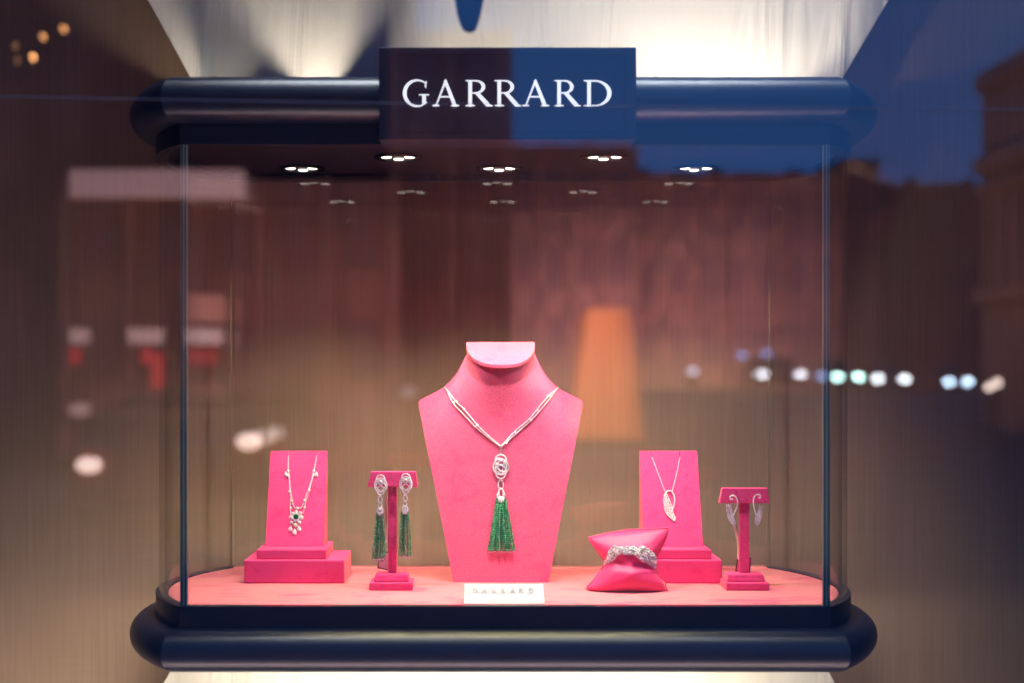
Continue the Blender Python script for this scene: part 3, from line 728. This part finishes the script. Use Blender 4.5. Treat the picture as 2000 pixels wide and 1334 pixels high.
# bracelet
br = thing('diamond_bracelet', 'wide sparkling diamond bracelet wrapped round the pink cushion', 'bracelet', at(1232, 1082, .09))
def pil_y(x, z):
    best = 1e9; Y = .09
    # nearest cushion front point in x/z
    for j in range(8, 26):
        for i in range(0, NU + 1, 1):
            p = front[j][i]; d = (p.x - x) ** 2 + (p.z - z) ** 2
            if d < best: best = d; Y = p.y
    return Y
def bpt(x, y, off):
    Y = .09
    for _ in range(3):
        p = at(x, y, .112); Y = pil_y(p.x, p.z)
    p = at(x, y, .112); return Vector((p.x, Y - off, p.z))
topc = [pq(*p) for p in ((455, 690), (500, 520), (590, 395), (680, 400), (840, 400), (950, 405), (1010, 430), (1090, 385), (1230, 470), (1330, 570), (1362, 690))]
botc = [pq(*p) for p in ((450, 745), (510, 690), (600, 620), (690, 520), (830, 530), (950, 535), (1010, 600), (1070, 650), (1200, 700), (1280, 770), (1345, 815))]
A, Bc = curve(topc, 74), curve(botc, 74); bnd = MB(); sto = MB()
cells = []
for _ in range(5200):
    i = random.uniform(0, 74); t = random.uniform(0, 1); a_ = int(i)
    b_ = min(a_ + 1, 74); f_ = i - a_
    q0 = (lerp(A[a_][0], A[b_][0], f_), lerp(A[a_][1], A[b_][1], f_)); q1 = (lerp(Bc[a_][0], Bc[b_][0], f_), lerp(Bc[a_][1], Bc[b_][1], f_))
    px, py = lerp(q0[0], q1[0], t), lerp(q0[1], q1[1], t)
    if any((px - c0) ** 2 + (py - c1) ** 2 < 3.3 ** 2 for c0, c1 in cells): continue
    cells.append((px, py))
    sto.ball(bpt(px, py, .0018 + .0014 * math.sin(PI * t)), random.uniform(.0010, .0016), 6, 4, sy=.8)
st_ = MB(); st_.loft([[bpt(A[i][0], A[i][1], .0007) , bpt(*((Vector(A[i]) + Vector(Bc[i])) / 2), .0012), bpt(Bc[i][0], Bc[i][1], .0007), bpt(*((Vector(A[i]) + Vector(Bc[i])) / 2), .0002)] for i in range(0, 75, 2)])
st_.build('setting', M['setting'], br); sto.build('stones', M['pave'], br)
for (x, y, r) in ((590, 460, .0024), (555, 560, .0022), (640, 480, .0020), (720, 430, .0022), (800, 440, .0022), (885, 435, .0022), (760, 490, .0018), (850, 495, .0018), (990, 500, .0024), (1090, 430, .0026), (1060, 600, .0024), (1180, 490, .0020), (1160, 620, .0018), (1280, 560, .0018), (1310, 690, .0018), (530, 640, .0018), (1225, 640, .0018)):
    b = MB(); b.ball(bpt(*pq(x, y), .0042), r * .85, 9, 6, sy=.7); b.build('large_stone', M['pave'], br)
mid = [bpt(*((Vector(A[i]) + Vector(Bc[i])) / 2), .0004) for i in range(0, 75, 3)]
e0, e1 = mid[0], mid[-1]
arcp = [Vector((lerp(e1.x, e0.x, t), lerp(e1.y, e0.y, t) + .045 * math.sin(PI * t), lerp(e1.z, e0.z, t))) for t in [i / 16 for i in range(17)]]
bnd.tube(mid + arcp, .0012, 6); bnd.build('band', M['silver'], br, smooth=1)

# ------------------------------------------------------------------ card
cd = thing('name_card', 'small white card with pale grey lettering lying at the front edge below the bust', 'card', at(985, 1181, .013))
def ctilt(p):                                   # lean the card back
    t = (p.z - ZF) / .03; return Vector((p.x, .016 + .020 * t, p.z))
cc = [at(907, 1142, .024), at(1061, 1142, .024), at(1064, 1181, .015), at(906, 1181, .015)]
cc = [Vector((p.x, ctilt(p).y, max(p.z, ZF + .0003))) for p in cc]
MB().loft([[p + Vector((0, -.0006, 0)) for p in cc], [p + Vector((0, .0006, 0)) for p in cc]]).build('paper', M['card'], cd)
bf = [Vector((p.x, p.y, p.z)) for p in (cc[0], cc[1])]
MB().loft([[cc[0], cc[1], cc[1] + Vector((0, .0012, 0)), cc[0] + Vector((0, .0012, 0))], [Vector((cc[0].x, .052, ZF + .0003)), Vector((cc[1].x, .052, ZF + .0003)), Vector((cc[1].x, .0532, ZF + .0003)), Vector((cc[0].x, .0532, ZF + .0003))]]).build('fold', M['card'], cd)
spc = [(924, 933), (941, 951), (960, 969), (978, 987), (996, 1006), (1013, 1023), (1032, 1042)]
write('GARRARD', spc, 1157.5, 1149, .024, M['ink'], cd, 'letter', prot=.0014, tilt=lambda p: Vector((p.x, ctilt(p).y, p.z)))

# ------------------------------------------------------------------ the shop window pane
PY = -.30
pane = thing('shop_window', 'large clear shop window pane reflecting the dusk street', 'window', (0, PY, -.75))
MB().box(-1.6, 1.7, PY - .004, PY + .004, -.75, 1.25).build('pane', M['pane'], pane)

# ------------------------------------------------------------------ outside: shop front, street and what the pane reflects
GZ = -1.05
M['stone'] = mat('brown_stone', (.24, .115, .08), .85, noise=(.9, (.13, .075, .06), .4, .65))
M['stone_dark'] = mat('dark_stone', (.05, .035, .035), .85, noise=(.7, (.08, .05, .045), .4, .65))
M['stone_pale'] = mat('pale_stone', (.34, .24, .18), .8, noise=(1.2, (.26, .18, .13), .4, .65))
M['win'] = mat('dark_window', (.15, .085, .078), .95, **{'Specular IOR Level': .1})
M['glazing'] = mat('car_glass', (.02, .015, .02), .2)
M['lit_sign'] = mat('lit_fascia', (.8, .7, .6), .5, emit=((1, .46, .30), .40))
M['lit_white'] = mat('lit_shop_window', (.8, .7, .6), .5, emit=((1, .60, .48), .5))
M['lit_red'] = mat('lit_red_display', (.6, .02, .03), .5, emit=((1, .03, .04), .75))
M['lit_orange'] = mat('lit_orange_column', (.7, .3, .1), .5, emit=((1, .21, .06), .55))
M['asphalt'] = mat('asphalt', (.05, .05, .052), .8, noise=(3, (.07, .068, .065), .4, .65))
M['paving'] = mat('paving', (.16, .13, .11), .8, noise=(2, (.22, .19, .16), .4, .65))
M['tyre'] = mat('tyre', (.02, .02, .02), .8)
M['awning'] = mat('awning_cloth', (.02, .02, .03), .8)
tag(MB().box(-60, 70, -3.2, PY - .35, GZ - .2, GZ + .004).build('pavement', M['paving']), kind='structure')
tag(MB().box(-60, 90, -95, -3.2, GZ - .3, GZ - .12).build('road', M['asphalt']), kind='structure')
sf = MB(); sf.box(-6, -1.62, PY - .05, PY + .25, GZ, 3.4); sf.box(1.72, 6, PY - .05, PY + .25, GZ, 3.4); sf.box(-1.62, 1.72, PY - .05, PY + .25, 1.29, 3.4); sf.box(-1.62, 1.72, PY - .06, PY + .25, GZ, -.785)
tag(sf.build('shop_front', M['stone_dark']), 'dark stone shop front framing the display window', 'wall')
tag(MB().loft([[Vector((x, PY - .07, 1.42)), Vector((x, PY - .07, 1.47)), Vector((x, -1.48, 1.18)), Vector((x, -1.48, 1.13))] for x in (-2.6, 2.7)]).build('awning', M['awning']), 'dark awning added above the display window to block sky light', 'awning')  # unseen canopy, added to hold sky light off the window
def R_(px, py, V): p = at(px, py, V); return Vector((p.x, 2 * PY - V, p.z))
def facade(name, label, px0, px1, pyt, V, m, cols, rows_, deep=4, cornice=True, win='win', wm=(.5, .55)):
    a, b = R_(px0, pyt, V), R_(px1, pyt, V); y = a.y
    t = thing(name, label, 'building', ((a.x + b.x) / 2, y, GZ))
    MB().box(a.x, b.x, y - deep, y, GZ - .12, a.z).build('wall', m, t)
    if cornice: MB().box(a.x - .15, b.x + .15, y - deep, y + .35, a.z - .001, a.z + .35).build('cornice', m, t)
    cw, rh = (b.x - a.x) / cols, (a.z - GZ - .6) / rows_
    for i in range(cols):
        for j in range(rows_):
            cx, cz = a.x + cw * (i + .5), GZ + .6 + rh * (j + .5)
            MB().box(cx - cw * wm[0] / 2, cx + cw * wm[0] / 2, y - .01, y + .06, cz - rh * wm[1] / 2, cz + rh * wm[1] / 2).build('window', M[win], t)
    for i in range(cols + 1):
        MB().box(a.x + cw * i - cw * .09, a.x + cw * i + cw * .09, y - .01, y + .16, GZ, a.z - .002).build('pilaster', m, t)
    return t, y
f1, y1 = facade('brown_building', 'low brown building with a lit fascia, reflected left of the bust', 135, 768, 352, 14, M['stone'], 5, 2, cornice=False)
f1b, _ = facade('tall_dark_building', 'tall unlit building reflected above the brown one, upper left', 100, 790, -950, 19, M['stone_dark'], 5, 6)
f0, y0 = facade('dark_building', 'dark unlit building reflected at the far left edge', -1500, 134, -950, 14.5, M['stone_dark'], 5, 5)
f2, y2 = facade('narrow_building', 'narrow dark building reflected behind the middle of the showcase', 772, 990, 60, 15, M['stone'], 2, 4, cornice=False)
f3, y3 = facade('low_terrace', 'low brown terrace reflected under the dusk sky right of the bust', 1242, 1640, 352, 72, M['stone'], 7, 3)
f3b, _ = facade('terrace_house', 'slightly taller brown terrace house reflected just behind the bust', 994, 1240, 300, 71, M['stone'], 4, 3)
f4, y4 = facade('far_terrace', 'distant dark terrace reflected right of the showcase', 1642, 2050, 372, 80, M['stone'], 8, 3)
f4b, _ = facade('small_tower', 'small dark tower rising over the distant terrace', 1644, 1712, 325, 74, M['stone_dark'], 2, 5)
f5, y5 = facade('classical_building', 'classical stone building with warm lit columns reflected at the right edge', 2087, 3300, 94, 22, M['stone_pale'], 9, 3, wm=(.45, .7))
fa = R_(2087, 94, 22)
for i in range(5): MB().tube([(fa.x - .02, y5 - .35 - i * .82, GZ + 2.6), (fa.x - .02, y5 - .35 - i * .82, fa.z - 1.9)], .12, 12).build('column', M['stone_pale'], f5, smooth=1)
for zz, h_ in ((fa.z - 1.6, .30), (fa.z - 2.0, .14), (GZ + 2.3, .28)): MB().box(fa.x - .22, fa.x - .001, y5 - 3.95, y5 - .01, zz, zz + h_).build('ledge', M['stone_pale'], f5)
def on_facade(parent, nm, px0, px1, py0, py1, V, m, th=.12):
    a, b = R_(px0, py0, V), R_(px1, py1, V)
    MB().box(a.x, b.x, 2 * PY - V, 2 * PY - V + th, b.z, a.z).build(nm, M[m], parent)
on_facade(f1, 'fascia', 142, 480, 334, 388, 13.7, 'lit_sign')
for a, b in ((142, 178), (255, 322), (368, 434)):
    on_facade(f1, 'display_window', a, b, 642, 672, 13.7, 'lit_white')
    on_facade(f1, 'display_window', a, b, 788, 812, 13.7, 'lit_white')
for a, b in ((142, 160), (280, 300), (378, 384), (394, 400), (414, 420)):
    on_facade(f1, 'red_display', a, b, 680, 712, 13.7, 'lit_red')
on_facade(f1, 'red_display', 300, 322, 690, 770, 13.65, 'lit_red')
M['poster'] = mat('poster', (.6, .3, .2), .6, emit=((1, .42, .26), .22))
on_facade(f1, 'poster', 372, 442, 575, 630, 13.7, 'poster')
# tapered orange-lit kiosk
k = thing('kiosk', 'tapered orange-lit kiosk reflected to the right of the bust', 'kiosk', R_(1190, 800, 12))
a = [R_(x, y, 12) for x, y in ((1150, 598), (1232, 598), (1262, 860), (1118, 860))]
MB().prism([(p.x, p.z) for p in a], a[0].y - .6, a[0].y).build('body', M['lit_orange'], k, bevel=.03)
MB().prism([(p.x, p.z) for p in [R_(x, y, 12) for x, y in ((1112, 860), (1268, 860), (1270, 880), (1110, 880))]], a[0].y - .65, a[0].y + .05).build('plinth', M['stone_dark'], k)

def car(label, group, cx, y, hz, hw, paint, lamp_s, lamp_r, lamp_col=(.85, .95, 1), lz=None, roof=1.38):
    g = hz - .62; rf = roof
    t = thing('parked_car', label, 'car', (cx, y, g), group)
    pm = mat('car_paint', paint, .3, **{'Coat Weight': .6})
    lm = mat('headlamp', (1, 1, 1), .3, emit=(lamp_col, lamp_s))
    W_, Ln = hw + .22, 4.1
    def sec(yy, z0_, z1_, w_): return [Vector((cx + sx * w_, yy, g + zz)) for sx, zz in ((-1, z0_), (-1.02, (z0_ + z1_) / 2), (-.92, z1_), (.92, z1_), (1.02, (z0_ + z1_) / 2), (1, z0_))]
    MB().loft([sec(y - .02, .28, .66, W_ * .92), sec(y - .25, .22, .80, W_), sec(y - 1.2, .2, .92, W_), sec(y - 3.4, .2, .95, W_), sec(y - Ln, .28, .82, W_ * .92)]).build('body', pm, t, smooth=.5)
    MB().loft([sec(y - 1.15, .9, .93, W_ * .9), sec(y - 1.85, .9, rf, W_ * .82), sec(y - 2.9, .9, rf + .02, W_ * .82), sec(y - 3.7, .9, .95, W_ * .88)]).build('cabin', M['glazing'], t, smooth=.5)
    for sx in (-1, 1):
        for yy in (y - .75, y - 3.3):
            r_ = [[Vector((cx + sx * (W_ - .04 + o_), yy + .31 * math.cos(2 * PI * i / 20), g + .31 + .31 * math.sin(2 * PI * i / 20))) for i in range(20)] for o_ in (-.14, .04)]
            MB().loft(r_).build('wheel', M['tyre'], t, smooth=.6)
        zz = hz if lz is None else lz[0 if sx < 0 else 1]
        m_ = MB(); m_.ball((cx + sx * hw, y + .02, zz), lamp_r, 14, 8, sx=1.25, sy=.35, sz=.8); m_.build('headlight', lm, t, smooth=1)
    return t
VC = 60
GR = 'cars facing the shop across the street'
def car_at(pa, pb, py, V, paint, s_, r_, lab, col=(.8, .93, 1)):
    a, b = R_(pa, py, V), R_(pb, py, V)
    car(lab, GR, (a.x + b.x) / 2, a.y, a.z, abs(b.x - a.x) / 2, paint, s_, r_, col)
car_at(1493, 1565, 731, VC, (.03, .03, .04), 16, .16, 'dark car with dim white headlights, leftmost of the distant row', (.9, .92, 1))
car_at(1636, 1677, 736, VC, (.06, .07, .09), 42, .16, 'grey car with pale green headlights behind the right glass edge', (.55, 1, .9))
car_at(1714, 1767, 740, VC, (.09, .09, .1), 32, .16, 'silver car between the distant headlights right of the showcase', (.85, .93, 1))
car_at(1853, 1890, 746, VC, (.02, .03, .08), 32, .16, 'blue car with bluish headlights, last but one on the right', (.6, .8, 1))
a, b = R_(175, 908, 8), R_(487, 862, 8)
car('red car with bright headlights reflected at the lower left', GR, (a.x + b.x) / 2, a.y, (a.z + b.z) / 2, (b.x - a.x) / 2, (.35, .02, .02), 6.5, .072, (1, .72, .6), lz=(a.z, b.z), roof=1.02)
a = R_(690, 700, 15)
car('dark car reflected left of the bust', GR, a.x, a.y, -.30, .62, (.02, .008, .008), 0, .10)
for px, py, s_, lb in ((65, 112, 20, 'brightest warm bulb at the upper left, lowest of the lit ones'), (85, 72, 10, 'small warm bulb between the other two lit ones, upper left'), (125, 57, 12, 'warm bulb at the upper left, rightmost and highest'), (30, 90, 2.0, 'faint dim bulb near the left edge, upper of two'), (34, 118, 1.5, 'faint dim bulb near the left edge, lower of two')):
    p = R_(px, py, 5.0); t = thing('lantern', lb, 'lamp', p, 'warm bulbs at the upper left')
    MB().ball(p, .012, 12, 8, sz=1.3).build('bulb', mat('bulb', (1, .6, .3), .4, emit=((1, .42, .14), s_)), t, smooth=1)
    MB().tube([p + Vector((0, 0, .02)), p + Vector((0, 0, .05))], .008, 8).build('socket', M['tyre'], t)

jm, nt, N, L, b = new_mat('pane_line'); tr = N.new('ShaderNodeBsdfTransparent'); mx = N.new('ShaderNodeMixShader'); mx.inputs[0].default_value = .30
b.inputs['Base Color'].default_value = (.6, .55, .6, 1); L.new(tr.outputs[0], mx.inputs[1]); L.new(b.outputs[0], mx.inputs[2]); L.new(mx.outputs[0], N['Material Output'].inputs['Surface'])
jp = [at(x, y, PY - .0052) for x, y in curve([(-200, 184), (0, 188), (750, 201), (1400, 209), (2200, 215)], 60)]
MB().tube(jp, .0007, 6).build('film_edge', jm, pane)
# dark rounded tab added over the upper white panel for a shadow shape
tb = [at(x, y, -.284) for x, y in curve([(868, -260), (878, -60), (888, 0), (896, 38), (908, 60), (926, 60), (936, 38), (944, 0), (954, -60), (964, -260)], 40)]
tag(MB().prism([(p.x, p.z) for p in tb], -.284, -.280).build('shadow_tab', mat('tab_blue', (.035, .05, .10), .6), bevel=.001), 'dark blue rounded tab added as a shadow shape over the white panel above the name plate', 'tab')

# distant lamp standards at the end of the street
for px, py, st, col, lb in ((1355, 725, 5, (.75, .8, 1), 'faint white street lamp far off, left of the headlight row'), (1452, 694, 4, (.25, .4, 1), 'faint blue street lamp far off above the headlight row'), (1500, 690, 4, (.3, .45, 1), 'second faint blue street lamp, right of the other blue one'), (1606, 735, 7, (.3, .5, 1), 'faint blue street lamp between the headlights near the glass edge')):
    p = R_(px, py, 58); t = thing('street_lamp', lb, 'street lamp', (p.x, p.y, GZ - .12), 'far street lamps')
    MB().ball(p, .15, 12, 8).build('lamp_globe', mat('globe', (1, 1, 1), .4, emit=(col, st)), t, smooth=1)
    MB().tube([Vector((p.x, p.y, GZ - .12)), p - Vector((0, 0, .14))], .04, 8).build('post', M['tyre'], t)

for px, py, lb in ((1932, 756, 'warm white path lamp at the right end of the light row, lower left one'), (1948, 748, 'warm white path lamp at the right end of the light row, upper right one')):
    p = R_(px, py, 17.5); t = thing('path_lamp', lb, 'street lamp', (p.x, p.y, GZ - .12), 'path lamps')
    MB().ball(p, .05, 12, 8).build('lamp_globe', mat('globe', (1, 1, 1), .4, emit=((1, .78, .66), 14)), t, smooth=1)
    MB().tube([Vector((p.x, p.y, GZ - .12)), p - Vector((0, 0, .045))], .02, 8).build('post', M['tyre'], t)

# chimneys break the reflected skyline
for f_, V_, spots in ((f3, 72, ((1262, 22, 14), (1330, 40, 8), (1405, 18, 16), (1470, 60, 7), (1560, 26, 12), (1618, 16, 18))), (f3b, 71, ((1012, 14, 12), (1075, 40, 9), (1150, 20, 14), (1215, 22, 10))), (f4, 80, ((1735, 30, 10), (1790, 16, 16), (1850, 44, 7), (1900, 14, 14)))):
    top = max(c_.bound_box[6][2] for c_ in f_.children if c_.name.startswith('cornice')) + f_.location.z
    for px, w_, h_ in spots:
        a = R_(px, 300, V_); k_ = S0 * (D0 + V_) / D0
        MB().box(a.x - w_ * k_ / 2, a.x + w_ * k_ / 2, a.y - 1.8, a.y - .6, top - .2, top + h_ * k_).build('chimney', M['stone_dark'], f_)
